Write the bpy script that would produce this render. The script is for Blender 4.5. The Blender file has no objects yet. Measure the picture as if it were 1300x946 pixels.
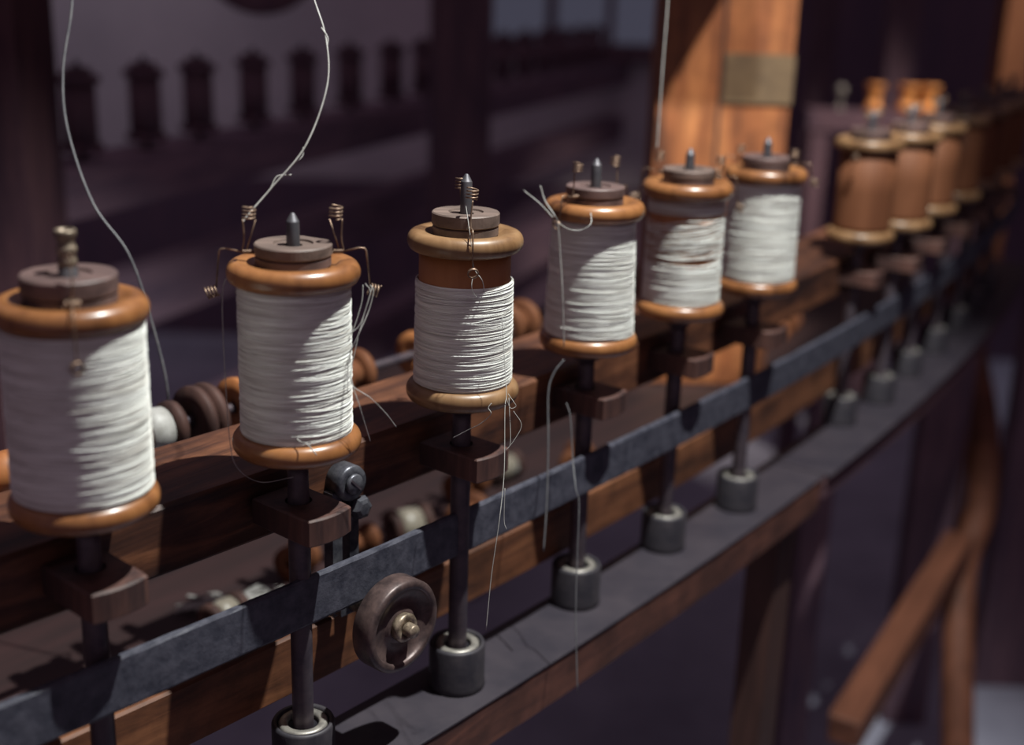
import bpy, math, random
from math import sin, cos, pi, atan2, sqrt, radians
from mathutils import Vector, Matrix

C = bpy.context.scene.collection
RND = random.Random(7)

# ------------------------------------------------------------------ camera frame
CAM_H = 1.25                       # camera height over the floor
PITCH, ROLL, FPX = .30309662, .03239524, 1600.0
cp, sp = cos(PITCH), sin(PITCH)
F_ = Vector((0, cp, -sp)); R0 = Vector((1, 0, 0)); D0 = Vector((0, -sp, -cp))
R_ = R0 * cos(ROLL) - D0 * sin(ROLL)
D_ = R0 * sin(ROLL) + D0 * cos(ROLL)

def ray(u, v): return F_ + R_ * ((u - 650) / FPX) + D_ * ((v - 473) / FPX)
def at_z(u, v, z): d = ray(u, v); return d * (z / d.z)          # point on a level plane (z relative to the lens)
def at_d(u, v, depth): return ray(u, v) * depth                 # point at a distance

# ------------------------------------------------------------------ the curved line of the machine
AX, AY, AH, AK, AS = -.20128726, .5530637, .85201878, .14648079, .1315456
def arc(t, off=0.0, z=0.0):
    """t counts spindles from the nearest one, off is metres outward from the spindle line"""
    s = t * AS
    n = 24; x, y = AX, AY
    for k in range(n):
        h = AH + AK * s * (k + .5) / n
        x += cos(h) * s / n; y += sin(h) * s / n
    h = AH + AK * s
    return Vector((x + sin(h) * off, y - cos(h) * off, z))
def heading(t): return AH + AK * t * AS

ZT, ZB = -.1504, -.2441            # middles of a bobbin's top and bottom flange

# ------------------------------------------------------------------ mesh helpers
class MB:
    def __init__(s): s.v = []; s.f = []; s.sm = []
    def add(s, vs, fs, smooth=False, M=None):
        b = len(s.v)
        for p in vs:
            p = Vector(p); s.v.append(tuple(M @ p if M else p))
        for f in fs: s.f.append(tuple(i + b for i in f)); s.sm.append(smooth)
        return s
    def lathe(s, prof, seg=48, M=None, smooth=True, closed=False):
        """prof: (r, z) list, bottom outside to top; spins round z. closed: profile is a loop"""
        vs, fs = [], []
        n = len(prof)
        for r, z in prof:
            for k in range(seg):
                a = 2 * pi * k / seg; vs.append((r * cos(a), r * sin(a), z))
        for i in range(n if closed else n - 1):
            j = (i + 1) % n
            for k in range(seg):
                l = (k + 1) % seg
                fs.append((i * seg + k, i * seg + l, j * seg + l, j * seg + k))
        if not closed:
            if prof[0][0] > 1e-6: fs.append(tuple(reversed(range(seg))))
            if prof[-1][0] > 1e-6: fs.append(tuple((n - 1) * seg + k for k in range(seg)))
        return s.add(vs, fs, smooth, M)
    def tube(s, pts, r, sides=8, closed=False, M=None, cap=True):
        pts = [Vector(p) for p in pts]; n = len(pts)
        vs, fs = [], []
        prev = None
        for i, p in enumerate(pts):
            a = pts[(i - 1) % n] if closed or i > 0 else p
            b = pts[(i + 1) % n] if closed or i < n - 1 else p
            t = (b - a).normalized()
            if prev is None:
                u = t.cross(Vector((0, 0, 1)))
                if u.length < .05: u = t.cross(Vector((1, 0, 0)))
            else: u = prev - t * prev.dot(t)
            u.normalize(); w = t.cross(u); prev = u
            rr = r(i / max(1, n - 1)) if callable(r) else r
            for k in range(sides):
                q = 2 * pi * k / sides
                vs.append(p + (u * cos(q) + w * sin(q)) * rr)
        for i in range(n if closed else n - 1):
            j = (i + 1) % n
            for k in range(sides):
                l = (k + 1) % sides
                fs.append((i * sides + k, i * sides + l, j * sides + l, j * sides + k))
        if not closed and cap:
            fs.append(tuple(reversed(range(sides)))); fs.append(tuple((n - 1) * sides + k for k in range(sides)))
        return s.add(vs, fs, True, M)
    def prism(s, poly, z0, z1, M=None, bev=0.0):
        """poly counter-clockwise outline, with a small chamfer at top and bottom"""
        n = len(poly); rings = []
        cx = sum(p[0] for p in poly) / n; cy = sum(p[1] for p in poly) / n
        def ring(k, z):
            out = []
            for (x, y) in poly:
                d = max(1e-6, math.hypot(x - cx, y - cy)); out.append((x - (x - cx) / d * k, y - (y - cy) / d * k, z))
            return out
        lv = [(bev, z0), (0, z0 + bev), (0, z1 - bev), (bev, z1)] if bev else [(0, z0), (0, z1)]
        vs = [p for k, z in lv for p in ring(k, z)]; fs = []
        for i in range(len(lv) - 1):
            for k in range(n):
                l = (k + 1) % n; fs.append((i * n + k, i * n + l, (i + 1) * n + l, (i + 1) * n + k))
        fs.append(tuple(reversed(range(n)))); fs.append(tuple((len(lv) - 1) * n + k for k in range(n)))
        return s.add(vs, fs, False, M)
    def box(s, x0, x1, y0, y1, z0, z1, M=None, bev=0.0):
        return s.prism([(x0, y0), (x1, y0), (x1, y1), (x0, y1)], z0, z1, M, bev)
    def sweep(s, t0, t1, sec, n=None, wob=0.0):
        """carries the (off, z) outline sec along the machine's curve from spindle t0 to t1"""
        n = n or max(2, int(abs(t1 - t0) * 6)); m = len(sec); vs, fs = [], []
        for i in range(n + 1):
            t = t0 + (t1 - t0) * i / n
            for (o, z) in sec:
                vs.append(arc(t, o + RND.uniform(-wob, wob), z + RND.uniform(-wob, wob)))
        for i in range(n):
            for k in range(m):
                l = (k + 1) % m; fs.append((i * m + k, i * m + l, (i + 1) * m + l, (i + 1) * m + k))
        fs.append(tuple(reversed(range(m)))); fs.append(tuple(n * m + k for k in range(m)))
        return s.add(vs, fs)
    def build(s, name, mat, parent=None, origin=None, rz=0.0):
        me = bpy.data.meshes.new(name)
        vs = s.v
        if origin is not None:
            Mi = (Matrix.Translation(origin) @ Matrix.Rotation(rz, 4, 'Z')).inverted()
            vs = [tuple(Mi @ Vector(p)) for p in vs]
        me.from_pydata(vs, [], s.f); me.polygons.foreach_set('use_smooth', s.sm)
        me.materials.append(mat); me.update()
        import bmesh
        b = bmesh.new(); b.from_mesh(me); bmesh.ops.recalc_face_normals(b, faces=b.faces); b.to_mesh(me); b.free()
        o = bpy.data.objects.new(name, me); C.objects.link(o)
        if parent: o.parent = parent
        if origin is not None: o.location = origin; o.rotation_euler.z = rz
        return o

def sec(o0, o1, z0, z1, b=.0012):
    return [(o0 + b, z0), (o1 - b, z0), (o1, z0 + b), (o1, z1 - b), (o1 - b, z1), (o0 + b, z1), (o0, z1 - b), (o0, z0 + b)]

def thing(name, label, cat, loc=(0, 0, 0), rz=0.0, group=None):
    o = bpy.data.objects.new(name, None); C.objects.link(o); o.empty_display_size = .02
    o.location = loc; o.rotation_euler.z = rz
    return tag(o, label, cat, group)
def tag(o, label, cat, group=None, kind=None):
    o['label'] = label; o['category'] = cat
    if group: o['group'] = group
    if kind: o['kind'] = kind
    return o
def structure(o): o['kind'] = 'structure'; return o
def copy_tree(o, parent=None):
    c = o.copy(); C.objects.link(c)
    if parent: c.parent = parent
    for ch in [q for q in bpy.data.objects if q.parent == o]: copy_tree(ch, c)
    return c

def smooth_path(pts, n=12):
    """Catmull-Rom through the points"""
    P = [Vector(p) for p in pts]; P = [P[0] * 2 - P[1]] + P + [P[-1] * 2 - P[-2]]; out = []
    for i in range(1, len(P) - 2):
        a, b, c, d = P[i - 1:i + 3]
        for k in range(n):
            t = k / n
            out.append(.5 * ((2 * b) + (c - a) * t + (2 * a - 5 * b + 4 * c - d) * t * t + (3 * b - a - 3 * c + d) * t ** 3))
    out.append(P[-2]); return out
def helix(c, axis, r, turns, length, start=0.0, n=14):
    axis = Vector(axis).normalized(); u = axis.cross(Vector((0, 0, 1)))
    if u.length < .1: u = axis.cross(Vector((1, 0, 0)))
    u.normalize(); w = axis.cross(u); N = int(turns * n)
    return [Vector(c) + axis * (length * (i / N - .5)) + (u * cos(start + 2 * pi * turns * i / N) + w * sin(start + 2 * pi * turns * i / N)) * r for i in range(N + 1)]

# ------------------------------------------------------------------ materials
def newmat(name):
    m = bpy.data.materials.new(name); m.use_nodes = True
    nt = m.node_tree; b = nt.nodes['Principled BSDF']; return m, nt, b
def N(nt, typ, **kw):
    n = nt.nodes.new(typ)
    for k, v in kw.items():
        if k in n.inputs: n.inputs[k].default_value = v
        else: setattr(n, k, v)
    return n
def wood(name, c0, c1, c2=None, rough=.45, axis='z', scale=1.0, bump=.25, coat=0.0, spec=.5, dirt=0.0):
    m, nt, b = newmat(name); L = nt.links.new
    tc = N(nt, 'ShaderNodeTexCoord'); mp = N(nt, 'ShaderNodeMapping')
    L(tc.outputs['Object'], mp.inputs['Vector'])
    if axis == 'z': mp.inputs['Scale'].default_value = (60 * scale, 60 * scale, 7 * scale)
    elif axis == 'x': mp.inputs['Scale'].default_value = (7 * scale, 60 * scale, 60 * scale)
    else:
        mp.vector_type = 'TEXTURE'
        mp.inputs['Rotation'].default_value = (0, 0, radians(54))
        mp.inputs['Scale'].default_value = (1 / (7 * scale), 1 / (70 * scale), 1 / (70 * scale))
    n1 = N(nt, 'ShaderNodeTexNoise', Scale=1.0, Detail=8.0, Roughness=.62, Distortion=.7)
    L(mp.outputs[0], n1.inputs['Vector'])
    n2 = N(nt, 'ShaderNodeTexNoise', Scale=.35, Detail=3.0, Roughness=.5)
    L(mp.outputs[0], n2.inputs['Vector'])
    mx = N(nt, 'ShaderNodeMath', operation='ADD'); mx.inputs[1].default_value = 0
    L(n1.outputs['Fac'], mx.inputs[0])
    sc_ = N(nt, 'ShaderNodeMath', operation='MULTIPLY_ADD'); sc_.inputs[1].default_value = .55; 
    L(n2.outputs['Fac'], sc_.inputs[0]); L(n1.outputs['Fac'], sc_.inputs[2])
    r = N(nt, 'ShaderNodeValToRGB'); e = r.color_ramp.elements
    e[0].position = .58; e[0].color = (*c0, 1); e[1].position = .95; e[1].color = (*c1, 1)
    if c2: q = e.new(.75); q.color = (*c2, 1)
    L(sc_.outputs[0], r.inputs['Fac'])
    col = r.outputs['Color']
    if dirt:
        n3 = N(nt, 'ShaderNodeTexNoise', Scale=38.0, Detail=5.0, Roughness=.65); L(tc.outputs['Object'], n3.inputs['Vector'])
        r3 = N(nt, 'ShaderNodeValToRGB'); r3.color_ramp.elements[0].position = .38; r3.color_ramp.elements[1].position = .6
        r3.color_ramp.elements[0].color = (1 - dirt, 1 - dirt, 1 - dirt, 1)
        L(n3.outputs['Fac'], r3.inputs['Fac'])
        mm = N(nt, 'ShaderNodeMix', data_type='RGBA', blend_type='MULTIPLY'); mm.inputs[0].default_value = 1
        L(col, mm.inputs[6]); L(r3.outputs['Color'], mm.inputs[7]); col = mm.outputs[2]
    L(col, b.inputs['Base Color'])
    b.inputs['Roughness'].default_value = rough; b.inputs['Specular IOR Level'].default_value = spec
    b.inputs['Coat Weight'].default_value = coat; b.inputs['Coat Roughness'].default_value = .22
    bp = N(nt, 'ShaderNodeBump', Strength=bump, Distance=.0012); L(n1.outputs['Fac'], bp.inputs['Height']); L(bp.outputs[0], b.inputs['Normal'])
    return m
def plain(name, c0, c1, rough=.5, metal=0.0, scale=120.0, bump=.2, spec=.5, dist=.0006):
    m, nt, b = newmat(name); L = nt.links.new
    tc = N(nt, 'ShaderNodeTexCoord'); n1 = N(nt, 'ShaderNodeTexNoise', Scale=scale, Detail=6.0, Roughness=.65)
    L(tc.outputs['Object'], n1.inputs['Vector'])
    r = N(nt, 'ShaderNodeValToRGB'); e = r.color_ramp.elements
    e[0].position = .35; e[0].color = (*c0, 1); e[1].position = .68; e[1].color = (*c1, 1)
    L(n1.outputs['Fac'], r.inputs['Fac']); L(r.outputs['Color'], b.inputs['Base Color'])
    b.inputs['Roughness'].default_value = rough; b.inputs['Metallic'].default_value = metal; b.inputs['Specular IOR Level'].default_value = spec
    bp = N(nt, 'ShaderNodeBump', Strength=bump, Distance=dist); L(n1.outputs['Fac'], bp.inputs['Height']); L(bp.outputs[0], b.inputs['Normal'])
    return m
def thread_mat(name, c0, c1):
    """fine turns of silk: streaks that run round the spool"""
    m, nt, b = newmat(name); L = nt.links.new
    tc = N(nt, 'ShaderNodeTexCoord'); sx = N(nt, 'ShaderNodeSeparateXYZ'); L(tc.outputs['Object'], sx.inputs[0])
    mp = N(nt, 'ShaderNodeMapping'); L(tc.outputs['Object'], mp.inputs['Vector']); mp.inputs['Scale'].default_value = (22, 22, 900)
    mp.inputs['Rotation'].default_value = (.03, .02, 0)
    n1 = N(nt, 'ShaderNodeTexNoise', Scale=1.0, Detail=5.0, Roughness=.6); L(mp.outputs[0], n1.inputs['Vector'])
    r = N(nt, 'ShaderNodeValToRGB'); e = r.color_ramp.elements
    e[0].position = .3; e[0].color = (*c0, 1); e[1].position = .6; e[1].color = (*c1, 1)
    L(n1.outputs['Fac'], r.inputs['Fac']); L(r.outputs['Color'], b.inputs['Base Color'])
    b.inputs['Roughness'].default_value = .42; b.inputs['Specular IOR Level'].default_value = .55
    b.inputs['Sheen Weight'].default_value = .15
    bp = N(nt, 'ShaderNodeBump', Strength=.25, Distance=.0004); L(n1.outputs['Fac'], bp.inputs['Height']); L(bp.outputs[0], b.inputs['Normal'])
    return m

M_flange = wood('varnished_wood', (.085, .032, .011), (.34, .145, .050), (.22, .087, .030), rough=.34, coat=.35, bump=.08, scale=.55)
M_flange_pale = wood('worn_pale_wood', (.08, .036, .014), (.27, .155, .075), (.19, .10, .044), rough=.42, coat=.15, bump=.15, scale=.7)
M_barrel = wood('barrel_wood', (.20, .07, .025), (.42, .17, .06), (.33, .12, .04), rough=.5, bump=.08, scale=.6)
M_barrel_dull = wood('dull_barrel_wood', (.09, .032, .016), (.18, .070, .033), (.135, .05, .023), rough=.65, bump=.08, scale=.6, spec=.2)
M_thread = thread_mat('white_silk', (.52, .49, .44), (.87, .88, .83))
M_thread_tan = thread_mat('tan_silk', (.15, .13, .10), (.26, .23, .18))
M_dim = plain('grey_line', (.10, .10, .11), (.17, .165, .17), rough=.5)
M_line = plain('silk_line', (.30, .29, .27), (.44, .43, .41), rough=.5)
M_disc = wood('dark_disc', (.055, .033, .032), (.18, .11, .10), (.11, .068, .062), rough=.55, bump=.3, scale=1.1, axis='x')
M_disc_pale = wood('grey_disc', (.065, .045, .038), (.21, .145, .12), (.13, .09, .075), rough=.6, bump=.3, scale=1.1, axis='x')
M_wire = plain('copper_wire', (.16, .10, .07), (.36, .25, .18), rough=.45, metal=.7, bump=.05)
M_steel = plain('spindle_steel', (.07, .07, .08), (.14, .13, .14), rough=.5, metal=.6, bump=.05, scale=60)
M_brass = plain('aged_brass', (.10, .075, .055), (.42, .33, .24), rough=.45, metal=.5, bump=.3, scale=220)
M_rod = plain('dark_rod', (.055, .045, .06), (.11, .085, .095), rough=.42, metal=.3, bump=.1, scale=80)
M_cup = plain('cup_iron', (.026, .024, .032), (.055, .048, .055), rough=.55, metal=.2, bump=.25, scale=90)
M_ring = plain('cup_ring', (.16, .15, .14), (.38, .35, .31), rough=.4, metal=.4, bump=.2, scale=120)
M_iron = plain('blued_iron', (.05, .05, .065), (.16, .16, .18), rough=.38, metal=.5, bump=.5, scale=140)
M_belt = plain('belt_leather', (.026, .027, .042), (.075, .074, .098), rough=.62, bump=.7, scale=110, dist=.001)
M_beam = wood('walnut_beam', (.024, .011, .010), (.18, .070, .034), (.08, .030, .017), rough=.5, axis='arc', bump=.5, scale=1.3, dirt=.3)
M_board = wood('red_board', (.07, .027, .015), (.25, .10, .045), (.15, .056, .026), rough=.55, axis='arc', bump=.3, dirt=.35)
M_block = wood('dark_block', (.022, .012, .013), (.12, .055, .042), (.05, .024, .021), rough=.55, bump=.3, scale=1.2)
M_railtop = plain('rail_sheet', (.020, .016, .025), (.038, .030, .039), rough=.6, bump=.4, scale=26, dist=.001)
M_fascia = wood('rail_wood', (.05, .018, .014), (.17, .065, .042), (.10, .038, .026), rough=.6, axis='arc', bump=.4, dirt=.4)
M_darkwood = wood('dark_wood', (.085, .055, .085), (.18, .105, .13), (.13, .078, .10), rough=.7, bump=.3, spec=.2)
M_orange = wood('bright_orange_wood', (.45, .15, .04), (.85, .36, .10), (.68, .25, .07), rough=.4)
M_leftpost = wood('red_dark_wood', (.045, .024, .035), (.11, .055, .062), (.075, .038, .048), rough=.7, bump=.3, spec=.15)
M_dull = wood('dull_brown', (.030, .016, .015), (.085, .042, .034), (.055, .028, .024), rough=.65, bump=.2, spec=.25)
M_darkarc = wood('dark_arc_wood', (.06, .035, .050), (.14, .075, .080), (.10, .052, .062), rough=.7, axis='arc', bump=.3, spec=.2)
M_post = wood('orange_post', (.03, .012, .010), (.40, .16, .058), (.23, .078, .028), rough=.5, bump=.35, scale=.42, dirt=.25)
M_wheel = plain('wheel_iron', (.045, .030, .030), (.14, .092, .084), rough=.42, metal=.3, bump=.35, scale=100)
M_patch = plain('repair_plate', (.075, .048, .026), (.155, .105, .056), rough=.6, bump=.3, scale=22)
M_wall = plain('plaster', (.50, .46, .50), (.62, .56, .60), rough=.9, bump=.2, scale=3, spec=.1, dist=.004)
M_wall_dark = wood('panel_wood', (.11, .08, .12), (.16, .10, .14), rough=.8, bump=.2, spec=.1)
M_floor = plain('stone_floor', (.30, .30, .38), (.44, .44, .54), rough=.7, bump=.3, scale=5, spec=.3, dist=.004)
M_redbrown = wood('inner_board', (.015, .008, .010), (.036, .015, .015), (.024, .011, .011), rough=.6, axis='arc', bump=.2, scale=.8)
def emit(name, col, s):
    m, nt, b = newmat(name); b.inputs['Base Color'].default_value = (.02, .02, .03, 1)
    b.inputs['Emission Color'].default_value = (*col, 1); b.inputs['Emission Strength'].default_value = s; return m
M_pane = emit('window_daylight', (.55, .55, .80), .085)

# ------------------------------------------------------------------ where each spindle stands (x, y)
POS = {0: (-.2025, .5565), 1: (-.1163, .6465), 2: (-.0305, .7445), 3: (.0535, .868), 4: (.1312, .972), 5: (.2073, 1.0615),
       7: (.3590, 1.305), 8: (.4230, 1.385)}
for i in (9, 10, 11, 12, 13): q = arc(i - .12); POS[i] = (q.x - .003, q.y)

WHO = {0: 'nearest the left edge', 1: 'second from the left', 2: 'third from the left', 3: 'fourth from the left', 4: 'fifth from the left',
       5: 'sixth from the left, in front of the right side of the orange post', 7: 'first past the gap right of the post', 8: 'second past the gap right of the post'}

# ------------------------------------------------------------------ bobbins
R_FL = .035
def flange_prof(zc, r=R_FL, h=.0062, rin=.0065, up=False, lean=.0012):
    """a fat rounded ring; its top slopes gently down to the hole"""
    pts = [(rin, zc - h)]
    for k in range(13):
        a = -pi / 2 + pi * k / 12
        pts.append((r - .0062 + .0062 * cos(a) ** .85 if cos(a) > 0 else r - .0062, zc + h * sin(a)))
    if up: pts += [(r - .0105, zc + h - .0006), (r - .0128, zc + h - .0029), (rin, zc + h - .0029)]     # a dished top
    else: pts += [(rin + .004, zc + h - lean), (rin, zc + h - lean)]
    return pts
def barrel_prof(r0, r1, z0, z1, rin=.0065): return [(rin, z0), (r0, z0), (r0 * .985 + r1 * .015, z0 + .004), ((r0 + r1) / 2, (z0 + z1) / 2), (r1, z1), (rin, z1)]

def winding(seed, r_of, z0, z1, n, tilt=.0012, rs=.00028, base=True, base_top=None, sag=None):
    """a body of silk with hundreds of visible turns lying slightly askew"""
    R = random.Random(seed); m = MB(); seg = 96
    if base:
        zt = base_top or z1; rows = int((zt - z0) / .0007)
        vs, fs = [], []
        ph = [R.uniform(0, 6.28) for _ in range(8)]
        jit = [R.uniform(-1, 1) * .00016 for _ in range(rows + 1)]
        for i in range(rows + 1):
            z = z0 + (zt - z0) * i / rows; e = min(i, rows - i) / 3; k = min(1, e)
            for s_ in range(seg):
                a = 2 * pi * s_ / seg
                zz = z + .0011 * sin(a + ph[0]) + .0006 * sin(2 * a + ph[1])
                rr = r_of(z) - .0003 + jit[i] + .00022 * sin(zz * 900 + ph[2] + sin(a * 2 + ph[3])) + .00016 * sin(zz * 2300 + 1.5 * sin(a + ph[4]))
                rr -= (1 - k) * .0005
                vs.append((rr * cos(a), rr * sin(a), z))
        for i in range(rows):
            for s_ in range(seg):
                l = (s_ + 1) % seg; fs.append((i * seg + s_, i * seg + l, (i + 1) * seg + l, (i + 1) * seg + s_))
        b0 = len(vs); vs.append((0.0285, 0, z0))
        m.add(vs[:-1], fs, True)
    for i in range(n):
        zc = z0 + .001 + (z1 - z0 - .002) * (i + R.uniform(-.45, .45)) / n
        am = abs(R.gauss(0, tilt)); p = R.uniform(0, 6.28); a2 = R.gauss(0, tilt * .3); p2 = R.uniform(0, 6.28)
        if sag: am, p, a2, p2 = sag(R, zc)
        lift = R.uniform(-.0002, .0002); rr_ = rs * R.uniform(.7, 1.25)
        pts = []
        for k in range(72):
            a = 2 * pi * k / 72; z = zc + am * sin(a + p) + a2 * sin(2 * a + p2)
            z = min(max(z, z0 + .0004), z1 - .0004)
            q = r_of(z) + lift + .00012 * sin(3 * a + p2)
            pts.append((q * cos(a), q * sin(a), z))
        m.tube(pts, rr_, 5, True)
    return m

def wood_parts(t, fl, brl, rb=.0285, ztop=None):
    MB().lathe(flange_prof(ZB), 64, closed=True).build('bottom_flange', fl, t)
    MB().lathe(barrel_prof(rb, rb, ZB + .0063, ZT - .0063), 56, closed=True).build('barrel', brl, t)
    MB().lathe(flange_prof(ZT, up=True), 64, closed=True).build('top_flange', fl, t)

Z0, Z1 = ZB + .0062, ZT - .0062
def bobbin_silk(i, label, fl, r_of, z1=Z1, n=200, rb=.0285, **kw):
    t = thing('thread_bobbin', label, 'bobbin', (*POS[i], 0), .7 * i, 'bobbins wound with white silk')
    wood_parts(t, fl, M_barrel, rb)
    winding(50 + i, r_of, Z0, z1, n, **kw).build('silk_winding', M_thread, t)
    return t
lin = lambda a, b: (lambda z: a + (b - a) * (z - Z0) / (Z1 - Z0))
bobbin_silk(0, 'large blurred wooden bobbin full of white silk cut by the left edge of the photo', M_flange, lin(.0322, .0322), rb=.03, n=200)
bobbin_silk(1, 'bobbin of white silk with a wire arm standing out on each side of its top', M_flange, lin(.0300, .0296), n=210, tilt=.0016)
bobbin_silk(2, 'bobbin of white silk whose top bare wood shows under a worn pale flange', M_flange_pale, lin(.0302, .0292), z1=ZT - .0235, n=160, rb=.0278)
bobbin_silk(3, 'tapering bobbin of white silk, a stray end sticking out left of its flange', M_flange, lin(.0318, .0290), n=200, rb=.0275)
t5 = bobbin_silk(5, 'smoothly wound white silk bobbin in front of the orange post, rightmost full one', M_flange, lin(.0312, .0306), n=90, tilt=.0004, rs=.0003)

# the half-unwound one: silk low down and in loose sagging loops above, bare wood between
t4 = thing('thread_bobbin', 'bobbin with loose sagging silk loops and bare brown wood showing between them', 'bobbin', (*POS[4], 0), 0, 'bobbins wound with white silk')
wood_parts(t4, M_flange, M_barrel, .0288)
def sagger(R, zc):
    k = (zc - Z0) / (Z1 - Z0)
    return abs(R.gauss(.004, .0022)) * (.3 + k), -.45 * pi + R.gauss(pi, .25), R.gauss(.0010, .0007), R.uniform(0, 6.28)
w4 = winding(91, lin(.0303, .0300), Z0, Z0 + .030, 40, tilt=.0006, base_top=Z0 + .030)
wb = winding(92, lin(.0297, .0297), Z0 + .024, Z1 - .014, 34, base=False, sag=sagger, rs=.00040)
w4.add(wb.v, wb.f, True)
wb = winding(93, lin(.0293, .0293), Z1 - .012, Z1, 16, tilt=.0005, rs=.0003, base=False)
w4.add(wb.v, wb.f, True)
w4.build('silk_winding', M_thread, t4)

# empty bobbins further on: one built, the rest copied
EMPTY = {7: 'bare brown wooden bobbin, nearest of the empty ones right of the orange post',
         8: 'bare wooden bobbin half hidden behind the nearest empty one',
         9: 'bare wooden bobbin, third along the blurred empty ones',
         10: 'bare wooden bobbin, fourth along the blurred empty ones',
         11: 'bare wooden bobbin, fifth of the empty ones, close to the right edge',
         12: 'bare wooden bobbin, farthest but one of the row, cut by the right edge',
         13: 'bare wooden bobbin, farthest of the row at the right edge'}
eb = thing('empty_bobbin', EMPTY[7], 'bobbin', (*POS[7], 0), 0, 'empty wooden bobbins on the near row')
wood_parts(eb, M_flange_pale, M_barrel_dull, .0290)
for i in range(8, 14):
    c = copy_tree(eb); c.location = (*POS[i], 0); c.rotation_euler.z = i * .9; c['label'] = EMPTY[i]

# ------------------------------------------------------------------ spindles, footstep cups, bearing blocks
ZD = ZT + .0034                    # what the loose discs rest on
def spindle_parts(t, tip, nozzle=False):
    zr = ZT + .0160
    MB().lathe([(.0035, -.4478), (.0055, -.444), (.0062, -.436), (.0063, -.285), (.0058, -.268), (.0058, -.2585)], 24).build('rod', M_rod, t)
    MB().lathe([(.0060, -.2590), (.0095, -.2585), (.0105, -.2560), (.0105, -.2508), (.0060, -.2506)], 28).build('collar', M_rod, t)
    if nozzle:
        MB().lathe([(.0042, -.2505), (.0042, zr + .004), (.0036, zr + .0045)], 20).build('upper_rod', M_steel, t)
        z = zr + .004
        MB().lathe([(.0025, z), (.0042, z), (.0044, z + .003), (.0040, z + .0035), (.0040, z + .0060), (.0045, z + .0064), (.0045, z + .009), (.0037, z + .0095),
                    (.0039, z + .013), (.0046, z + .0135), (.0048, z + .0155), (.0046, z + .0168), (.0034, z + .0168), (.0030, z + .010), (.0025, z + .009)], 24, closed=True).build('brass_nozzle', M_brass, t)
    else:
        MB().lathe([(.0038, -.2505), (.0036, zr), (.0034, zr + tip - .0046), (.0033, zr + tip - .0043), (.0031, zr + tip - .0041), (.0013, zr + tip - .0006), (.0007, zr + tip)], 20).build('upper_rod', M_steel, t)
TIPS = {0: .02, 1: .0150, 2: .0235, 3: .0185, 4: .0145, 5: .0145}
SP_LABEL = {0: 'dark spindle with a hollow brass nozzle on top, at the left edge',
            1: 'steel pointed spindle through the bobbin that has two side wires',
            2: 'steel spindle standing tallest above the worn pale flange, wires crossing it',
            3: 'steel pointed spindle through the tapering bobbin left of the orange post',
            4: 'steel spindle through the bobbin with sagging silk loops',
            5: 'steel spindle through the rightmost full bobbin, before the orange post'}
for i in range(6):
    t = thing('spindle', SP_LABEL[i], 'spindle', (*POS[i], 0), 0, 'spindles of the near row'); spindle_parts(t, TIPS[i], i == 0)
sp0 = thing('spindle', 'blurred steel spindle through the nearest empty bobbin', 'spindle', (*POS[7], 0), 0, 'spindles of the near row')
spindle_parts(sp0, .018)
ORD = {8: 'second', 9: 'third', 10: 'fourth', 11: 'fifth', 12: 'sixth', 13: 'last'}
for i in range(8, 14):
    c = copy_tree(sp0); c.location = (*POS[i], 0); c['label'] = 'blurred steel spindle through the %s bare bobbin past the gap' % ORD[i]

def cup(i, label, first=[None]):
    if first[0] is None:
        t = thing('footstep_cup', label, 'cup', (*POS[i], 0), 0, 'iron cups on the lower rail')
        z = -.452
        MB().lathe([(.0015, z), (.0185, z), (.0192, z + .0012), (.0186, z + .004), (.0186, z + .0300), (.0178, z + .0316), (.0160, z + .0316), (.0152, z + .0300), (.0152, z + .0275),
                    (.0088, z + .0275), (.0085, z + .0035), (.0015, z + .0035)], 40, closed=True).build('cup_body', M_cup, t)
        MB().lathe([(.0092, z + .0276), (.0146, z + .0276), (.0146, z + .0302), (.0134, z + .0312), (.0104, z + .0312), (.0092, z + .0302)], 40, closed=True).build('rim_ring', M_ring, t)
        first[0] = t; return t
    c = copy_tree(first[0]); c.location = (*POS[i], 0); c['label'] = label; return c
CUP = {2: 'round iron cup on the lower rail just right of the roller wheel', 3: 'iron cup with a pale ring, second right of the roller wheel',
       4: 'iron cup on the rail, third right of the roller wheel', 5: 'iron cup on the rail, fourth right of the roller wheel, last before the gap',
       0: 'iron cup at the foot of the leftmost spindle, low in shadow', 1: 'iron cup behind and left of the roller wheel, low in shadow',
       7: 'blurred iron cup, first past the gap in the cups', 8: 'blurred iron cup, second past the gap in the cups', 9: 'blurred iron cup, third past the gap in the cups',
       10: 'blurred iron cup, fourth past the gap in the cups', 11: 'blurred iron cup, fifth past the gap in the cups', 12: 'blurred iron cup, sixth past the gap in the cups', 13: 'blurred iron cup, last of the lower rail'}
for i in (0, 1, 2, 3, 4, 5, 7, 8, 9, 10, 11, 12, 13): cup(i, CUP[i])

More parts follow.
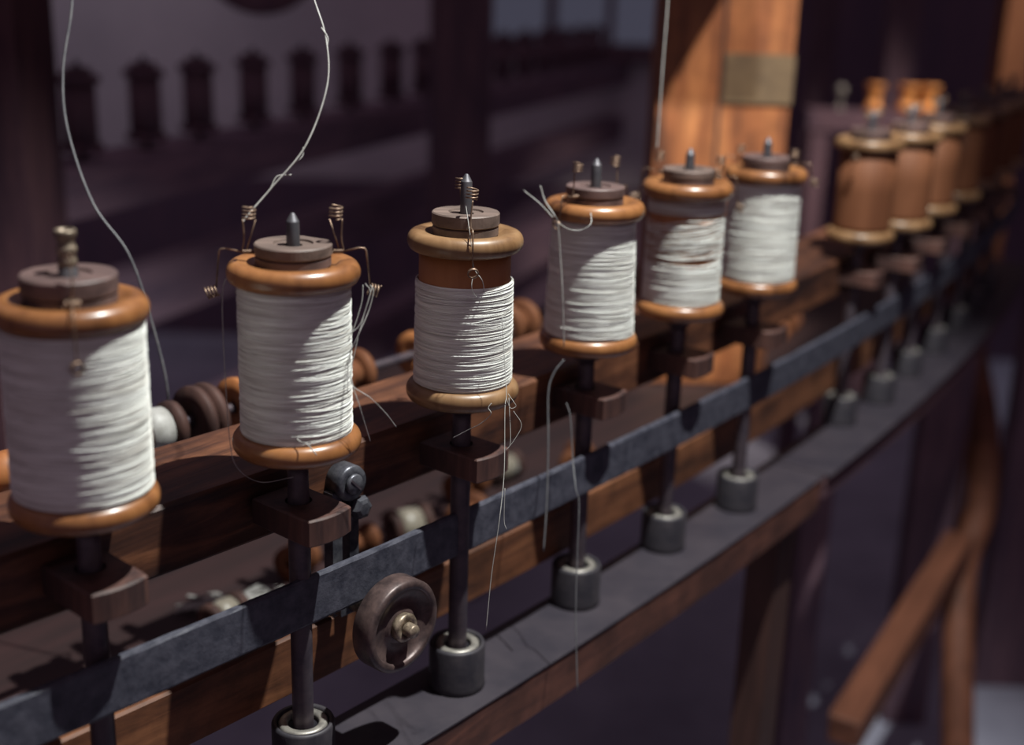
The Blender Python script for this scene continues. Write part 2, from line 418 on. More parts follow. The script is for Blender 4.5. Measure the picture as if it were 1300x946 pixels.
def holed_block(t0, t1, o0, o1, hole, z0, z1, b=.001):
    """block in local (tangent, outward) axes with a round hole for the spindle, its outer end slightly bowed"""
    m = MB(); n = 48; vs, fs = [], []
    def out(k, sh):
        a = 2 * pi * k / n; c_, s_ = cos(a), sin(a)
        sx = (t1 - sh) / c_ if c_ > 0 else (t0 + sh) / c_ if c_ < 0 else 9
        sy = (o1 - sh) / s_ if s_ > 1e-9 else (o0 + sh) / s_ if s_ < -1e-9 else 9
        q = min(sx, sy); x, y = c_ * q, s_ * q
        if y > o1 - .002: y += .003 * (1 - (x / t1) ** 2)
        return x, y
    for lv in ((z0, b), (z0 + b, 0), (z1 - b, 0), (z1, b)):
        for k in range(n): x, y = out(k, lv[1]); vs.append((x, y, lv[0]))
    for z in (z1, z0):
        for k in range(n): a = 2 * pi * k / n; vs.append((hole * cos(a), hole * sin(a), z))
    for i in range(5):
        for k in range(n): l = (k + 1) % n; fs.append((i * n + k, i * n + l, (i + 1) * n + l, (i + 1) * n + k))
    for k in range(n): l = (k + 1) % n; fs.append((5 * n + k, 5 * n + l, l, k))
    return m.add(vs, fs)
def block_at(i, label, first=[None]):
    h = heading(i)
    # local x = along the row, local y = outward
    if first[0] is None:
        t = holed_block(-.016, .016, -.0208, .026, .0075, -.2965, -.2805).build('bearing_block', M_block)
        tag(t, label, 'block', 'bearing blocks of the spindles'); first[0] = t
    else: t = first[0].copy(); C.objects.link(t); t['label'] = label
    t.scale = (1, 1, 1); t.location = (*POS[i], 0)
    t.rotation_euler.z = h - pi  # y' axis -> outward (sin h, -cos h)
    return t
BL = {0: 'dark wooden bearing block under the leftmost bobbin', 1: 'dark wooden bearing block beside the slotted screw', 2: 'reddish bearing block under the bobbin with the pale worn flange',
      3: 'bearing block with a bright lit top under the tapering bobbin', 4: 'bearing block under the bobbin with sagging loops', 5: 'bearing block under the rightmost full bobbin',
      7: 'blurred bearing block under the nearest empty bobbin', 8: 'blurred bearing block under the second empty bobbin', 9: 'blurred bearing block under the third empty bobbin',
      10: 'blurred bearing block under the fourth empty bobbin', 11: 'blurred bearing block under the fifth empty bobbin', 12: 'blurred bearing block under the sixth empty bobbin',
      13: 'blurred bearing block under the farthest empty bobbin'}
for i in BL: block_at(i, BL[i])

# ------------------------------------------------------------------ loose discs with wire arms on the bobbins
def arm_wire(t, az, r1=.040, drop=.016, rise=.020, lean=.004, twin=False, eye=3.5, name='wire_arm'):
    """one wire: a lapped stub out of the discs, a prong up to a coil, a prong out and down to a coiled eye"""
    u = Vector((cos(az), sin(az), 0)); v = Vector((-sin(az), cos(az), 0)); zc = ZD + .0072; wr = .00047
    m = MB()
    base = u * .0198 + Vector((0, 0, zc))
    m.tube([u * .0185 + Vector((0, 0, zc)), u * .0262 + Vector((0, 0, zc))], .0006, 8)
    m.tube(helix(u * .0232 + Vector((0, 0, zc)), u, .00095, 6, .0055), .0004, 6)
    elbow = u * .0262 + Vector((0, 0, zc))
    top = u * (.0262 - lean) + v * .001 + Vector((0, 0, zc + rise))
    cr = .0033
    m.tube(smooth_path([elbow, u * (.0262 - lean * .3) + Vector((0, 0, zc + rise * .35)), top - Vector((0, 0, .003)) + u * cr], 6), wr, 7)
    m.tube(helix(top + Vector((0, 0, .0005)), Vector((.1, .05, 1)), cr, 3.6, .0068, -az), wr, 7)
    if twin: m.tube([elbow - u * .002, top - Vector((0, 0, .003)) - u * cr], wr * .8, 7)
    corner = u * (r1 - .003) + Vector((0, 0, zc + .0016)); low = u * r1 + Vector((0, 0, zc - drop - .003))
    m.tube([elbow, u * (r1 - .006) + Vector((0, 0, zc + .0018)), corner, corner + Vector((0, 0, -.0015)) + u * .001, low], wr, 7)
    m.tube(helix(low + u * .0022 - Vector((0, 0, .0022)), u * .8 + Vector((0, 0, -.25)), .0030, eye, .0058 if eye > 2 else .0016, pi / 2), wr, 7)
    return m.build(name, M_wire, t)
def notched_disc(r, rin, z0, z1, notch=None):
    m = MB(); n = 56; R = random.Random(int(z0 * 1e5) + int(r * 1e5)); bv = .0007; vs, fs = [], []
    wob = [1 + .006 * sin(3 * 2 * pi * k / n + r * 900) for k in range(n)]
    def ro(k):
        q = r * wob[k]
        if notch and notch[0] <= k < notch[1]: q = min(q, r * notch[2] / max(.2, cos(2 * pi * (k - (notch[0] + notch[1]) / 2) / n)))
        return q
    prof = [(rin, z0), ('o', z0, bv), ('o', z0 + bv, 0), ('o', z1 - bv, 0), ('o', z1, bv), (rin * 2.2, z1), (rin * 2.12, z1 - .0011), (rin * 1.05, z1 - .0011), (rin, z1 - .0013)]
    for q in prof:
        for k in range(n):
            a = 2 * pi * k / n
            rr = ro(k) - q[2] if q[0] == 'o' else q[0]; z = q[1]
            vs.append((rr * cos(a), rr * sin(a), z))
    P = len(prof)
    for i in range(P):
        j = (i + 1) % P
        for k in range(n): l = (k + 1) % n; fs.append((i * n + k, i * n + l, j * n + l, j * n + k))
    return m.add(vs, fs)
def flyer(i, label, az, up_mat, low_mat, r=.0203, arms=(1, 1), notch=None, hs=(.0062, .0053), **kw):
    t = thing('wire_flyer', label, 'flyer', (*POS[i], 0), 0, 'discs with wire arms on the bobbins')
    notched_disc(r * .975, .0048, ZD, ZD + hs[1]).build('lower_disc', low_mat, t)
    notched_disc(r, .0048, ZD + hs[1] + .0004, ZD + hs[1] + .0004 + hs[0], notch).build('upper_disc', up_mat, t)
    if arms[0]: arm_wire(t, az, **kw)
    if arms[1]: arm_wire(t, az + pi, **kw)
    return t
def view_az(i): x, y = POS[i]; return atan2(-y, -x)          # direction towards the camera
flyer(0, 'dark two-layer disc round the brass nozzle, a wire hanging over the flange in front', view_az(0) + .10, M_disc, M_disc, r=.0215, arms=(0, 0), hs=(.0085, .0045))
f0 = [o for o in C.objects if o.name.startswith('wire_flyer')][-1]
flyer(1, 'grey notched discs with coiled wire arms spreading left and right', view_az(1) + pi / 2, M_disc_pale, M_disc, notch=(6, 13, .90), twin=True)
flyer(2, 'dark grooved discs with wires crossing in front of the tallest spindle', view_az(2) + .12, M_disc_pale, M_disc_pale, lean=.006, rise=.020, r1=.0375, drop=.017, hs=(.0078, .0056), eye=1.7)
flyer(3, 'dark discs with two upright wire coils, one each side of the spindle', view_az(3) - .62, M_disc, M_disc, lean=.003, rise=.0195, drop=.012, hs=(.0068, .0054), eye=1.7)
flyer(4, 'grey-topped thin discs on the bobbin with sagging loops', view_az(4) - 1.9, M_disc_pale, M_disc, lean=.002, rise=.012)
flyer(5, 'brown discs on the rightmost full bobbin before the post', view_az(5) - 1.9, M_disc, M_disc, lean=.003, rise=.008, drop=.008)
fe = flyer(7, 'blurred dark discs on the nearest empty bobbin', 1.0, M_disc, M_disc, arms=(1, 1))
for i in range(8, 14):
    c = copy_tree(fe); c.location = (*POS[i], 0)
    c['label'] = 'blurred dark discs on the %s bare bobbin past the gap' % ORD[i]
# the leftmost one has a finer wire laid over the flange towards the camera
u = Vector((cos(view_az(0) + .02), sin(view_az(0) + .02), 0)); v = Vector((-u.y, u.x, 0)); zc = ZD + .005
m = MB()
m.tube(smooth_path([u * .0215 + Vector((0, 0, zc)), u * .026 + Vector((0, 0, zc + .002)), u * .0375 + Vector((0, 0, zc - .004)), u * .0405 + Vector((0, 0, zc - .022))]), .00045, 7)
m.tube(helix(u * .0405 + Vector((0, 0, zc - .0248)), u + v * .4, .0028, 3, .003), .00045, 7)
m.tube(smooth_path([u * .0215 + Vector((0, 0, zc)), u * .0225 + v * .001 + Vector((0, 0, zc + .01)), u * .021 + v * .0005 + Vector((0, 0, zc + .021))]), .00045, 7)
m.tube(helix(u * .0225 + Vector((0, 0, zc - .001)), v, .0018, 5, .007), .0005, 7)
m.build('wire_arm', M_wire, f0)

# ------------------------------------------------------------------ beam, belt, boards, rail of the near side
def swept(name, mat, t0, t1, section, **kw):
    mid = arc((t0 + t1) / 2); return MB().sweep(t0, t1, section, **kw).build(name, mat)
b = swept('wooden_beam', M_beam, -2.4, 15, sec(-.098, -.0215, -.3105, -.270, .0022), n=120)
tag(b, 'long dark walnut beam running behind the spindles just below the bobbins', 'beam')
be = MB()
be.sweep(-2.4, 15, [(.0066, -.3560), (.0100, -.3560), (.0108, -.3545), (.0104, -.3280), (.0094, -.3265), (.0070, -.3265)], n=260, wob=.00022)
be = be.build('drive_belt', M_belt); tag(be, 'dark blue-grey leather belt band running in front of the spindle rods', 'belt')
b = swept('guide_board', M_board, -2.4, 15, sec(-.040, -.0222, -.421, -.381, .0015), n=100)
tag(b, 'reddish brown board running behind the rods between belt and cups', 'board')
r1 = thing('lower_rail', 'lower rail carrying the iron cups, wooden front edge under a dusty grey top, near length', 'rail', arc(1.5, 0, -.486))
o = MB().sweep(-2.4, 5.9, sec(-.022, .0385, -.4545, -.452, .0006), n=60).build('top_sheet', M_railtop); 
f = MB().sweep(-2.4, 5.85, sec(-.020, .0378, -.4875, -.4546, .0015), n=60, wob=.0003).build('wooden_edge', M_fascia)
r2 = thing('lower_rail', 'lower rail carrying the iron cups, far darker length beyond the joint', 'rail', arc(9, 0, -.486))
o2 = MB().sweep(5.92, 15, sec(-.022, .0435, -.4545, -.452, .0006), n=60).build('top_sheet', M_railtop)
f2 = MB().sweep(5.92, 15, sec(-.020, .040, -.478, -.4546, .0015), n=60).build('wooden_edge', M_darkarc)
for c_, p_ in ((o, r1), (f, r1), (o2, r2), (f2, r2)):
    c_.parent = p_; c_.location = -p_.location

# legs under the rail are part of it
def leg(parent, t, w=.032, zt=-.4877, off=0.0):
    h = heading(t); p = arc(t, off, 0)
    o = MB().box(-w, w, -w * .8, w * .8, -CAM_H, zt, bev=.002).build('leg', M_dull, parent); o.location = p - parent.location; o.rotation_euler.z = h
leg(r1, 5.62, .020, off=.006); leg(r1, -1.9, off=.006)

# wheel that guides the belt, with its hanger
TW = 1.335
hw = heading(TW); pw = arc(TW, .0, 0)
Mw = Matrix.Rotation(hw, 4, 'Z') @ Matrix.Rotation(pi / 2, 4, 'X')     # lathe z -> outward
w = thing('guide_roller', 'small round brown iron wheel with a hub, standing against the lower edge of the belt', 'roller', (pw.x, pw.y, -.3665), hw)
RX = Matrix.Rotation(pi / 2, 4, 'X')      # local z -> -y  (outward = local -y)
MB().lathe([(.020, .0225), (.0275, .0225), (.0288, .0240), (.0288, .0360), (.0276, .0378), (.0240, .0382), (.0232, .0370), (.0226, .0350), (.0115, .0335), (.0110, .0350), (.0078, .0350), (.0060, .0345), (.0045, .0340), (.0045, .0225)], 56, RX, closed=True).build('rim', M_wheel, w)
MB().lathe([(.0045, .0351), (.0085, .0351), (.0090, .0385), (.0082, .0400), (.0045, .0400)], 32, RX, closed=True).build('hub', M_brass, w)
MB().lathe([(.0042, -.0071), (.0042, .0420), (.0042, .0455), (.0036, .0466)], 20, RX).build('axle', M_brass, w)
g = thing('roller_hanger', 'dark iron hanger with a round head and slotted screw beside the second bearing block', 'bracket', arc(1.36, -.0337, -.290), heading(1.36))
MB().lathe([(.0035, .0245), (.0105, .0245), (.0112, .0225), (.0112, .0122), (.0035, .0122)], 36, RX, closed=True).build('round_head', M_iron, g)
MB().lathe([(.0034, .0122), (.0034, .0246), (.0064, .0246), (.0064, .0262), (.0056, .0272)], 28, RX).build('screw', M_iron, g)
MB().box(-.0052, .0052, -.0276, -.0270, -.0006, .0006, Matrix.Rotation(.8, 4, 'Y')).build('screw_slot', M_rod, g)
MB().box(.0010, .0085, -.020, -.0122, -.086, -.0100, bev=.0008).build('hanger_bar', M_iron, g)
MB().box(-.0125, -.0050, -.020, -.0122, -.086, -.0040, bev=.0008).build('hanger_bar', M_iron, g)
MB().box(-.0125, .0085, -.0265, -.0202, -.0835, -.070, bev=.0008).build('cross_bar', M_iron, g)
MB().lathe([(.0035, .0203), (.0070, .0203), (.0078, .0225), (.0066, .0260), (.004, .0270)], 6, Matrix.Translation((.0075, 0, -.0180)) @ RX, smooth=False).build('nut', M_iron, g)

# ------------------------------------------------------------------ inside the machine, behind the beam
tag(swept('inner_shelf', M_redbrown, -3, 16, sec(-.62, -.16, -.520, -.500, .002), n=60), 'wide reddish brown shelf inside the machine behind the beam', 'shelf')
def lying_spool(t, off, z, r, L, mat, label, silk=None, tilt=0.0, grp='spools lying behind the beam', cat='spool', fl=None):
    p = arc(t, off, z); h = heading(t) + tilt
    k = thing('lying_spool', label, cat, p, h, grp); RY = Matrix.Rotation(pi / 2, 4, 'Y')
    rb = r * .6
    MB().lathe([(.004, -L / 2), (r, -L / 2), (r * 1.02, -L / 2 + .003), (r, -L / 2 + .006), (rb, -L / 2 + .007), (.004, -L / 2 + .007)], 36, RY, closed=True).build('flange', fl or mat, k)
    MB().lathe([(.004, L / 2), (r, L / 2), (r * 1.02, L / 2 - .003), (r, L / 2 - .006), (rb, L / 2 - .007), (.004, L / 2 - .007)], 36, RY, closed=True).build('flange', fl or mat, k)
    MB().lathe([(.004, -L / 2 + .0071), (rb, -L / 2 + .0071), (rb, L / 2 - .0071), (.004, L / 2 - .0071)], 32, RY, closed=True).build('barrel', mat, k)
    if silk: MB().lathe([(rb + .0003, -L / 2 + .008), (r * .86, -L / 2 + .009), (r * .92, 0), (r * .86, L / 2 - .009), (rb + .0003, L / 2 - .008)], 36, RY, closed=True).build('silk_winding', silk, k)
    return k
SH_OFF, SH_Z = -.185, -.297
MB_s = MB().tube([arc(-2.5 + k * .5, SH_OFF, SH_Z) for k in range(15)], .0036, 10).build('spool_shaft', M_rod)
tag(MB_s, 'thin dark shaft behind the beam that carries the lying spools', 'shaft')
SPL = [(.42, .022, .05, M_barrel, None, 'tan lying spool in the gap left of the leftmost bobbin base'),
       (1.22, .017, .034, M_dull, M_line, 'small spool of white silk beside the leftmost bobbin, behind the beam'),
       (1.52, .023, .016, M_dull, None, 'dark round wheel-like spool behind the beam, between the first two bobbins'),
       (1.98, .021, .062, M_barrel, None, 'pale tan lying spool left of the second bobbin base'),
       (2.6, .018, .030, M_barrel_dull, None, 'lying spool hidden half behind the second bobbin'),
       (3.32, .019, .036, M_barrel, None, 'brown lying spool between second and third bobbins'),
       (3.75, .022, .018, M_dull, None, 'dark lying spool nearer the third bobbin'),
       (3.98, .020, .016, M_dull, None, 'narrow dark lying spool behind the third bobbin'),
       (4.25, .020, .030, M_barrel_dull, None, 'dull lying spool at the end of the shaft, behind the third bobbin')]
for (t, r, L, mt, sk, lb) in SPL: lying_spool(t, SH_OFF, SH_Z, r, L, mt, lb, sk)
# heap of small spools lying on the inner shelf
R = random.Random(3); LOW = []
cnt = 0
for t in (1.9, 2.7, 3.15, 3.6, 4.05, 4.5, 5.0, 5.5, 9.0, 9.6, 10.3, 11.0):
    cnt += 1
    r = R.uniform(.012, .018); o_ = -.235 + R.uniform(-.03, .03)
    lying_spool(t, o_, -.4995 + r * 1.02, r, R.uniform(.028, .044), [M_barrel_dull, M_dull, M_barrel_dull][cnt % 3],
        ['%s spool resting on the inner shelf, %s from the left' % (['dull brown', 'dark', 'reddish'][cnt % 3], ['first', 'second', 'third', 'fourth', 'fifth', 'sixth', 'seventh', 'eighth', 'ninth', 'tenth', 'eleventh', 'last'][cnt - 1])][0],
        [None, M_thread_tan, None][(cnt * 7) % 3], R.uniform(-.5, .5), 'small spools resting on the inner shelf')
# white waste silk lying on the shelf
m = MB(); R = random.Random(12); c0 = at_z(292, 765, -.4975)
for k in range(14):
    a = R.uniform(-.3, .3); p = c0 + Vector((R.uniform(-.02, .02), R.uniform(-.012, .012), 0)); pts = []
    for j in range(7): pts.append(p + Vector((.009 * (j - 3) + R.uniform(-.003, .003), .004 * (j - 3) + R.uniform(-.006, .006), R.uniform(.000, .005))))
    m.tube(smooth_path(pts, 4), .0011, 5)
tag(m.build('silk_waste', M_line), 'pale wisp of waste silk lying on the inner shelf behind the belt', 'silk')

# ------------------------------------------------------------------ upright posts
def post(name, label, x0, x1, v, depth, zb, zt, mat, rz=0.0, thick=None, cat='post'):
    a = at_d(x0, v, depth); b_ = at_d(x1, v, depth); c_ = (a + b_) / 2; wd = (b_ - a).length
    th = thick or wd
    o = MB().box(-wd / 2, wd / 2, -th / 2, th / 2, zb, zt, bev=.003).build(name, mat)
    o.location = (c_.x, c_.y + th / 2, 0); o.rotation_euler.z = rz
    return tag(o, label, cat, 'upright posts of the machine')
pt = thing('machine_post', 'thick orange brown weathered post rising behind the fifth and sixth bobbins', 'post', (0, 0, 0), 0, 'upright posts of the machine')
pa = at_d(842, 60, 1.50); pb = at_d(1013, 60, 1.50); pc = (pa + pb) / 2; wd = (pb - pa).length
pt.location = (pc.x, pc.y + .07, 0)
MB().box(-wd / 2, wd / 2, -.05, .06, -.4998, .75, bev=.004).build('shaft', M_post, pt)
MB().box(-.0075, -.0030, -.0512, -.0502, -.45, .7).build('seam', M_dull, pt)
MB().box(-.002, wd / 2 + .002, -.0535, -.0502, -.137, -.078, bev=.001).build('repair_plate', M_patch, pt)
L0 = Vector((.62, .50, 1.15)); B1 = at_d(935, -30, 1.5); B2 = at_d(858, 98, 1.5)
q1 = B1 + (L0 - B1) * .06; q2 = B2 + (L0 - B2) * .27; e_ = (q2 - q1).normalized(); sd = Vector((-.16, .0, .0))
m = MB(); up_ = Vector((0, .012, .016))
vs = [q1, q2, q2 + sd, q1 + sd]; vs = vs + [p + up_ for p in vs]
m.add(vs, [(3, 2, 1, 0), (4, 5, 6, 7), (0, 1, 5, 4), (1, 2, 6, 5), (2, 3, 7, 6), (3, 0, 4, 7)])
m.build('shade_plank', M_darkwood, pt, ).location = -pt.location  # unseen plank above the view, added to throw diagonal shade on the post
post('machine_post', 'dark reddish post along the left edge', -110, 30, 200, 1.45, -CAM_H, .8, M_leftpost)
post('machine_post', 'dark purple brown post between the pale wall and the window', 545, 622, 120, 2.35, -CAM_H, .8, M_darkwood)
post('machine_post', 'thin brown post at the top right corner', 1273, 1310, 60, 2.7, -CAM_H, 1.0, M_barrel_dull)
post('machine_post', 'dark post behind the empty bobbins', 1128, 1165, 60, 3.3, -CAM_H, 1.0, M_darkwood)
post('machine_post', 'dark slim post right of the window', 1030, 1062, 60, 3.6, -CAM_H, 1.0, M_darkwood)

# ------------------------------------------------------------------ far side of the machine
FA = at_z(98, 100, -.1504); FB = at_z(497, 63, -.1504)
fd = (FB - FA); fd.z = 0; FL = fd.length; fd.normalize(); fn = Vector((fd.y, -fd.x, 0)); FH = atan2(fd.y, fd.x)
fb = thing('far_bobbin', 'dark bobbin silhouetted on the far rail, leftmost one', 'bobbin', FA.to_2d().to_3d(), 0, 'dark bobbins on the far rail')
MB().lathe(flange_prof(ZB, .031), 28, closed=True).build('bottom_flange', M_darkwood, fb)
MB().lathe([(.006, ZB + .0063), (.0235, ZB + .0063), (.0235, ZT - .0063), (.006, ZT - .0063)], 28, closed=True).build('barrel', M_darkwood, fb)
MB().lathe(flange_prof(ZT, .031), 28, closed=True).build('top_flange', M_darkwood, fb)
fs_ = thing('far_spindle', 'dark spindle with a disc through the leftmost far bobbin', 'spindle', FA.to_2d().to_3d(), 0, 'spindles on the far rail')
MB().lathe([(.0055, -.262), (.0055, ZT + .018), (.0015, ZT + .026)], 12).build('rod', M_rod, fs_)
MB().lathe([(.0057, ZT + .0065), (.019, ZT + .0065), (.019, ZT + .0150), (.0057, ZT + .0150)], 24, closed=True).build('disc', M_darkwood, fs_)
ordn = ['leftmost', 'second', 'third', 'fourth', 'fifth', 'sixth', 'seventh', 'eighth', 'ninth', 'tenth', 'eleventh', 'twelfth', 'thirteenth', 'fourteenth', 'fifteenth', 'sixteenth']
us = [98, 182, 250, 321, 384, 444, 497]
for k in range(1, 16):
    if k < 7: p = at_z(us[k], 100 - (us[k] - 98) * 37 / 399., -.1504)
    else: p = FA + fd * (FL * k / 6.0 * 1.0)
    for src, lb, ct in ((fb, 'dark bobbin silhouetted on the far rail, %s from the left', 0), (fs_, 'dark spindle with a disc through the %s far bobbin', 1)):
        c = copy_tree(src); c.location = (p.x, p.y, 0); c['label'] = lb % ordn[k]
def far_rail(o0, o1, z0, z1, label, mat, a0=-.13, a1=3.6, name='far_rail'):
    m = MB(); m.box(a0, a1, -o1, -o0, z0, z1, bev=.003)
    o = m.build(name, mat); o.location = (FA.x, FA.y, 0); o.rotation_euler.z = FH
    return tag(o, label, 'rail', 'rails of the far side')
M_farwood = wood('far_wood', (.15, .105, .15), (.27, .175, .22), rough=.75, bump=.2, axis='x', spec=.15)
far_rail(-.05, .045, -.330, -.2625, 'dark wooden rail under the far bobbins', M_farwood)
far_rail(-.04, .030, -.520, -.440, 'second dark rail below the far bobbins', M_farwood)
far_rail(-.04, .030, -.80, -.70, 'lowest dark rail of the far side', M_farwood)
# dark pulley overhead on the far side
pp = at_d(330, -62, 2.05)
k = thing('overhead_pulley', 'dark round pulley wheel hanging at the top of the photo', 'pulley', pp, 0)
MB().lathe([(.012, -.012), (.075, -.012), (.08, -.016), (.098, -.016), (.100, -.012), (.094, 0), (.100, .012), (.098, .016), (.08, .016), (.075, .012), (.012, .012)], 56, RX, closed=True).build('rim', M_darkwood, k)
MB().lathe([(.011, -.05), (.011, .09)], 20, RX).build('axle', M_rod, k)
MB().box(-.016, .016, .05, .075, -.03, 1.1 - pp.z, bev=.002).build('hanger', M_darkwood, k)

# ------------------------------------------------------------------ lower right: round frame and its stretcher
def bar_between(name, a, b_, w, h, mat, label, cat):
    a, b_ = Vector(a), Vector(b_); d = b_ - a; L = d.length
    M = Matrix.Translation(a) @ d.to_track_quat('Z', 'Y').to_matrix().to_4x4()
    o = MB().box(-w / 2, w / 2, -h / 2, h / 2, 0, L, bev=.003).build(name, mat); o.matrix_world = M
    return tag(o, label, cat)
M_strut = wood('strut_wood', (.09, .034, .020), (.185, .070, .040), rough=.6, bump=.2, spec=.25)
bar_between('frame_stretcher', at_d(1070, 930, 1.55), at_d(1218, 690, 1.95), .040, .040, M_strut, 'sloping brown wooden stretcher at the lower right', 'stretcher')
m = MB()
pts = smooth_path([at_d(1236, 452, 2.3), at_d(1250, 540, 2.15), at_d(1246, 640, 2.02), at_d(1222, 720, 1.98), at_d(1216, 830, 1.92), at_d(1216, 1000, 1.88)], 8)
m.tube(pts, .024, 12)
pl = MB().tube([pts[-1], Vector((pts[-1].x, pts[-1].y, -CAM_H))], .024, 12)
m.add(pl.v, pl.f, True)
tag(m.build('curved_brace', M_strut), 'tall bowed brown wooden brace at the lower right', 'brace')
def wide(x0, x1, v, d, zb, zt, label, name='side_board', mat=None, cat='board', th=.03):
    a = at_d(x0, v, d); b_ = at_d(x1, v, d); m = MB(); c_ = (a + b_) / 2; w_ = (b_ - a).length
    m.box(-w_ / 2, w_ / 2, 0, th, zb, zt, bev=.002); o = m.build(name, mat or M_darkwood); o.location = (c_.x, c_.y, 0); return tag(o, label, cat)
wide(1015, 1050, 700, 1.75, -CAM_H, -.50, 'dark upright under the machine between two pale floor patches', 'frame_upright', cat='upright', th=.04)
wide(1150, 1206, 700, 2.15, -CAM_H, -.46, 'broad dark upright left of the bowed brace', 'frame_upright', cat='upright', th=.04)
wide(1262, 1420, 700, 2.3, -CAM_H, -.47, 'dark reddish panel at the right edge', cat='board', th=.04)

# ------------------------------------------------------------------ lit small bobbins and knob in the far right background
m = MB().box(-.2, .2, -.03, .03, -.20, -.155, bev=.003).build('back_shelf', M_darkwood)
for q_ in (-.17, .17): MB().box(q_ - .02, q_ + .02, -.025, .025, -2.0, -.2005, bev=.002).build('support', M_darkwood, m)
p = at_d(1140, 140, 2.75); m.location = (p.x, p.y + .0, 0)
zsh = p.z; m.location.z = zsh + .155 - .002
for ch in [q for q in C.objects if q.parent == m]:
    for v_ in ch.data.vertices:
        if v_.co.z < -1: v_.co.z = -CAM_H - m.location.z
tag(m, 'dark shelf in the background above the empty bobbins', 'shelf')
for q, (uu, lb) in enumerate(((1108, 'blurred orange spool standing in the background, left of three'), (1150, 'blurred orange spool standing in the background, middle of three'), (1176, 'blurred orange spool standing in the background, right of three'))):
    pq = at_d(uu, 140, 2.75); s_ = .9 if q else .75
    o = MB().lathe([(.004, 0), (.026 * s_, 0), (.026 * s_, .008), (.018 * s_, .010), (.018 * s_, .046), (.026 * s_, .048), (.026 * s_, .056), (.004, .056)], 24, closed=True).build('standing_spool', M_orange)
    o.location = (pq.x, p.y, zsh - .0015); tag(o, lb, 'spool', 'orange spools in the background')

pq = at_d(1066, 126, 2.75)
m = MB().lathe([(.010, 0), (.010, .003), (.004, .005), (.004, .028), (.0075, .031), (.011, .038), (.0105, .045), (.006, .051), (.001, .053)], 24)
o = m.build('turned_knob', M_ring); o.location = (pq.x, p.y, zsh - .0015); tag(o, 'small shiny round knob right of the orange post in the background', 'knob')

# ------------------------------------------------------------------ loose threads
def strand(name, label, pts, r=.0003, n=10, mat=None, extra=()):
    m = MB(); m.tube(smooth_path(pts, n), r, 6)
    for e in extra: m.tube(smooth_path(e, n), r * .8, 6)
    return tag(m.build(name, mat or M_line), label, 'thread')
D = at_d
strand('silk_thread', 'blurred thread hanging in a long curve right of the leftmost bobbin',
       [D(92, -60, 0.840) + Vector((0, .02, z_)) for z_ in (.55, .38, .22, .10, .04)] + [D(92, -60, 0.840), D(91, 10, 0.840), D(80, 90, 0.840), D(86, 165, 0.840), D(118, 258, 0.840), D(163, 322, 0.840), D(190, 400, 0.850), D(212, 490, 0.860), D(209, 545, 0.870), D(190, 590, 0.800)], .00085, mat=M_dim)
strand('silk_thread', 'pale twisted thread bowing from the top down to the second bobbin left coil',
       [D(380, -60, 0.690) + Vector((0, .02, z_)) for z_ in (.55, .38, .22, .10, .04)] + [D(380, -60, 0.690), D(399, 0, 0.684), D(414, 50, 0.679), D(415, 110, 0.674), D(388, 185, 0.669), D(345, 238, 0.664), D(319, 268, 0.660), D(308, 282, 0.658)], .00050,
       extra=[[D(385, 187, 0.670), D(384, 198, 0.670), D(376, 206, 0.669)], [D(370, 222, 0.669), D(352, 224, 0.667), D(343, 240, 0.666)], [D(408, 35, 0.680), D(416, 48, 0.679), D(415, 60, 0.679)]])
strand('silk_thread', 'thin thread dropping from the left wire arm of the second bobbin',
       [D(303, 335, 0.656), D(292, 348, 0.658), D(283, 366, 0.660), D(283, 420, 0.660), D(286, 480, 0.660), D(291, 552, 0.669), D(300, 592, 0.669), D(330, 612, 0.690), D(372, 606, 0.674)], .00022)
strand('silk_thread', 'tangle of fine threads hanging from the right wire arm of the second bobbin',
       [D(470, 362, 0.666), D(474, 370, 0.666), D(468, 395, 0.666), D(455, 425, 0.664), D(443, 455, 0.666), D(441, 500, 0.666)], .00026,
       extra=[[D(464, 360, 0.666), D(470, 372, 0.666), D(462, 400, 0.666), D(452, 440, 0.666), D(446, 478, 0.666), D(458, 520, 0.666), D(470, 560, 0.686)],
              [D(461, 362, 0.666), D(459, 385, 0.666), D(448, 420, 0.666), D(441, 432, 0.666)],
              [D(444, 478, 0.666), D(450, 492, 0.666), D(470, 505, 0.666), D(490, 525, 0.676), D(503, 542, 0.686)],
              [D(472, 366, 0.666), D(458, 410, 0.666), D(443, 425, 0.666)]])
strand('silk_thread', 'loose thread end lying across the foot of the second bobbin winding',
       [D(341, 528, .668), D(352, 536, .665), D(368, 547, .661), D(380, 560, .657), D(390, 564, .653), D(402, 578, .654)], .00032)
strand('silk_thread', 'fine thread hanging from the third bobbin down past the belt',
       [D(637, 400, 0.738), D(640, 450, 0.738), D(643, 500, 0.731), D(641, 520, 0.726), D(640, 600, 0.715), D(634, 660, 0.705), D(624, 730, 0.705), D(617, 800, 0.705)], .00020,
       extra=[[D(645, 500, 0.731), D(652, 510, 0.726), D(655, 516, 0.726), D(648, 518, 0.726), D(643, 506, 0.726)], [D(646, 505, 0.731), D(648, 560, 0.726), D(642, 572, 0.726)],
              [D(652, 522, 0.726), D(662, 540, 0.726), D(652, 560, 0.726), D(642, 572, 0.726)], [D(641, 620, 0.715), D(640, 660, 0.715), D(643, 672, 0.715)]])
strand('silk_thread', 'short wavy thread end under the third bobbin above its bearing block',
       [D(624, 512, 0.726), D(620, 518, 0.726), D(623, 526, 0.726), D(610, 538, 0.731), D(596, 545, 0.742), D(575, 556, 0.752)], .00024)
